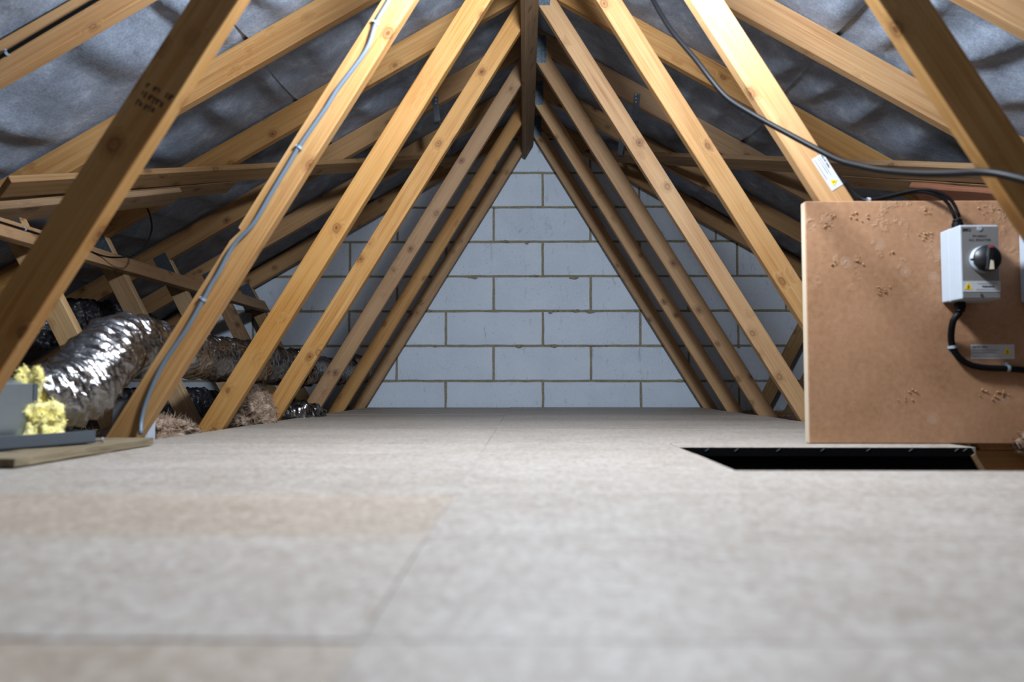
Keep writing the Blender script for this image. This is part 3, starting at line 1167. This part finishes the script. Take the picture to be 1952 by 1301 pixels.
duct('flexible_duct', [(-1.80, 2.8, .0), (-1.72, 3.1, .04), (-1.66, 3.5, .045), (-1.62, 3.9, .04), (-1.60, 4.4, .0)], .082, 'dark crumpled duct lying low behind the left outer webs', 3.0, BLACKB, .008, True)
duct('flexible_duct', [(-1.26, 3.36, -.03), (-1.16, 3.46, .0), (-1.06, 3.56, .012), (-.985, 3.68, .006), (-.97, 3.80, -.02)], lambda s: .060 - .012 * max(0, s - .38) / .1, 'short silver foil duct end resting on the floor edge', 9.0, None, .008, True)
duct('flexible_duct', [(-2.15, 3.05, .28), (-1.98, 3.25, .38), (-1.86, 3.48, .425), (-1.80, 3.75, .38), (-1.76, 4.05, .25)], .085, 'black shiny bagged duct behind the silver duct bend', 4.0, BLACKB, .012, True)

# old board, dark tray, fan box
ob = plank('old_board', (-1.095, 1.428, .0095), (-1.095, 1.965, .0095), .38, .0175, (0, 0, 1), PINE_GREY, None, .0012, 12)
tag(ob, 'weathered grey board lying on the floor at the left edge', 'timber board')
dB = Vector((.337, .94, 0)).normalized()
nB = Vector((.94, -.337, 0)).normalized()      # towards the middle of the loft
rotB = frame(dB, (0, 0, 1))
tray = empty('steel_tray', (-1.1, 1.6, .0195))
tag(tray, 'dark grey steel tray under the fan box on the weathered board', 'tray')
far = Vector((-.943, 1.768, 0))
L_, Wd = .42, .25
ctr = far - dB * (L_ / 2) - nB * (Wd / 2)
box('tray_base', (ctr.x, ctr.y, .0225), (L_, Wd, .004), SLATE, tray, .0005, rotB)
for sg in (0, 1):
    c = far - dB * (L_ / 2) - nB * (.0015 if sg == 0 else Wd - .0015)
    box('tray_rim', (c.x, c.y, .034), (L_, .003, .027), SLATE, tray, .0005, rotB)
    c = far - nB * (Wd / 2) - dB * (.0015 if sg == 0 else L_ - .0015)
    box('tray_rim', (c.x, c.y, .034), (.003, Wd - .006, .027), SLATE, tray, .0005, rotB)
# things screwed beside it
sp = aty(185, 846, 1.80)
sc_ = empty('loose_screw', (-.955, 1.80, .0185))
tag(sc_, 'shiny screw lying on the weathered board beside the tray', 'screw')
mesh_obj('screw_head', disc_bm(.006, .003, 12, .0008), STAPLE, Matrix.Translation((-.945, 1.802, .0245)) @ Matrix.Rotation(math.pi / 2, 4, 'Y'), sc_)
mesh_obj('screw_shank', disc_bm(.0024, .03, 10, .0005), STAPLE, Matrix.Translation((-.962, 1.805, .0222)) @ Matrix.Rotation(math.pi / 2 - .05, 4, 'Y'), sc_)

fan = empty('fan_box', (-1.1, 1.58, .025))
tag(fan, 'galvanised steel fan box at the left edge with yellow wool beside it', 'fan box')
fc = Vector((-1.037, 1.706, 0))
bl, bw, bh = .34, .165, .125
bc_ = fc - dB * (bl / 2) - nB * (bw / 2)
mesh_obj('casing', box_bm(bl, bw, bh, bev=.0015), GALV, Matrix.Translation((bc_.x, bc_.y, .0255 + bh / 2)) @ rotB, fan)
ec = fc - nB * .0 + nB * .001 - dB * .006
box('corner_flange', (ec.x, ec.y, .0255 + bh / 2), (.010, .002, bh), SLATE, fan, .0003, rotB)
mesh_obj('spigot', tube_bm([Vector((-1.118, 1.688, .106)), Vector((-1.108, 1.73, .109)), Vector((-1.100, 1.785, .114))], .055, 32, .02, False), GALV, None, fan, True)


def wool_blob(name, c, rad, mat, lab, seed, cat='insulation', fib=1400, flen=.03, group=None, rough_=.45, base_z=None, hf=1.0):
    """lump of fibrous wool: displaced ball plus loose fibres"""
    rr = random.Random(seed)
    bm = bmesh.new()
    bmesh.ops.create_icosphere(bm, subdivisions=5, radius=1)
    for v in bm.verts:
        p = v.co.copy()
        k = 1 + rough_ * noise.noise(p * 1.6 + Vector((seed, 0, 0))) + .22 * hf * noise.noise(p * 4.5 + Vector((0, seed, 0))) + .10 * hf * noise.noise(p * 13 + Vector((0, 0, seed)))
        v.co = Vector((p.x * rad[0], p.y * rad[1], p.z * rad[2])) * k
        if base_z is not None and v.co.z + c[2] < base_z:
            v.co.z = base_z - c[2]
    bm.normal_update()
    e = empty(name, (c[0], c[1], c[2] - rad[2]))
    tag(e, lab, cat, group)
    vs = [(v.co.copy(), v.normal.copy()) for v in bm.verts]
    mesh_obj('wool_mass', bm, mat, Matrix.Translation(c), e, True)
    bm = bmesh.new()
    for k in range(fib):
        p, n = rr.choice(vs)
        if base_z is not None and p.z + c[2] < base_z + .004:
            continue
        tdir = Vector((rr.gauss(0, 1), rr.gauss(0, 1), rr.gauss(0, .7)))
        tdir = (tdir - n * tdir.dot(n)).normalized()
        L = rr.uniform(.4, 1) * flen
        q = [p - n * .002, p + n * L * .22 + tdir * L * .45, p + n * L * rr.uniform(-.05, .4) + tdir * L]
        sd = n.cross(tdir) * rr.uniform(.0004, .0011)
        a = [bm.verts.new(x + sd * f_) for x, f_ in zip(q, (1, .8, .1))]
        b = [bm.verts.new(x - sd * f_) for x, f_ in zip(q, (1, .8, .1))]
        for j in range(2):
            bm.faces.new((a[j], a[j + 1], b[j + 1], b[j]))
    fo = mesh_obj('fibres', bm, mat, Matrix.Translation(c), e)
    fo['kind'] = 'stuff'
    return e


wool_blob('glass_wool', (-1.035, 1.725, .060), (.042, .045, .042), WOOL_Y, 'bright yellow glass wool tuft bursting out below the duct mouth', 3, fib=1800, flen=.012, rough_=.75, hf=.7)
wool_blob('glass_wool', (-1.075, 1.735, .118), (.040, .022, .062), WOOL_Y, 'yellow glass wool packed round the duct mouth behind the fan box', 5, fib=1800, flen=.012, rough_=.6, hf=.7)
wool_blob('mineral_wool', (-1.065, 3.12, .035), (.085, .13, .085), WOOL, 'brown mineral wool tuft standing up beside the floor near the short foil duct', 7, fib=3500, flen=.04)
wool_blob('mineral_wool', (-1.135, 2.45, .0), (.12, .17, .055), WOOL, 'low brown mineral wool heap behind the white junction box', 9, fib=3000, flen=.04)
wool_blob('mineral_wool', (1.33, 2.02, .0), (.085, .09, .06), WOOL, 'pale mineral wool tuft right of the floor opening', 13, fib=2500, flen=.04)


def wool_bed(name, x0, x1, y0, y1, z, lab, seed):
    nx, ny = 60, 190
    bm = bmesh.new()
    g = []
    for j in range(ny + 1):
        row = []
        for i in range(nx + 1):
            x = x0 + (x1 - x0) * i / nx
            y = y0 + (y1 - y0) * j / ny
            p = Vector((x, y, seed))
            zl = z - (.11 if (0 < x < 1.32 and y < 2.3) else .05 if (x < 0 and y < 2.02) else 0)
            zz = zl + .035 * noise.noise(p * 3.1) + .02 * noise.noise(p * 9) + .009 * noise.noise(p * 27)
            row.append(bm.verts.new((x, y, max(zz, -.14))))
        g.append(row)
    for j in range(ny):
        for i in range(nx):
            bm.faces.new((g[j][i], g[j][i + 1], g[j + 1][i + 1], g[j + 1][i]))
    rr = random.Random(seed)
    vs = [v.co.copy() for v in bm.verts]
    for k in range(9000):
        p = rr.choice(vs)
        a = rr.uniform(0, 6.28)
        L = rr.uniform(.02, .05)
        d = Vector((math.cos(a), math.sin(a), rr.uniform(-.1, .7)))
        s_ = Vector((-d.y, d.x, 0)) * .0009
        q = [p, p + d * L * .5 + Vector((0, 0, L * .25)), p + d * L]
        A_ = [bm.verts.new(x + s_) for x in q[:2]]
        B_ = [bm.verts.new(x - s_) for x in q[:2]]
        e_ = bm.verts.new(q[2])
        bm.faces.new((A_[0], A_[1], B_[1], B_[0]))
        bm.faces.new((A_[1], e_, B_[1]))
    return tag(mesh_obj(name, bm, WOOL, None, None, True), lab, 'insulation', None, 'stuff')


wool_bed('loft_insulation', -2.9, -1.015, 0.3, 5.165, -.035, 'brown mineral wool quilt laid between the ties on the left', 21)
wool_bed('loft_insulation', 1.13, 2.95, 0.3, 5.165, -.035, 'brown mineral wool quilt laid between the ties on the right', 33)

# white junction box behind the second left web
jb = empty('junction_box', (-1.06, 2.19, -.01))
tag(jb, 'small white junction box behind the web with the grey cable', 'junction box')
mesh_obj('housing', box_bm(.10, .045, .115, bev=.004, seg=2), WHITE, Matrix.Translation((-1.062, 2.185, .047)), jb)
mesh_obj('lid', box_bm(.092, .006, .107, bev=.002, seg=2), WHITE, Matrix.Translation((-1.062, 2.1605, .047)), jb)
box('print_patch', (-1.03, 2.1572, .02), (.008, .0006, .012), INKG, jb, 0)

# lamp out of view above the camera: holder and flex hanging from the nearest truss
lp = empty('work_lamp', (LAMP.x, LAMP.y, LAMP.z + .06))
tag(lp, 'hanging lamp holder under the ridge by the nearest truss', 'lamp')
mesh_obj('lamp_holder', disc_bm(.018, .05, 20, .003), WHITE, Matrix.Translation((LAMP.x, LAMP.y, LAMP.z + .085)), lp, True)
tube('flex', [(LAMP.x, LAMP.y, LAMP.z + .105), (LAMP.x - .01, LAMP.y, LAMP.z + .2), (LAMP.x - .03, LAMP.y - .2, LAMP.z + .33)], .003, WHITE, lp, nseg=8)
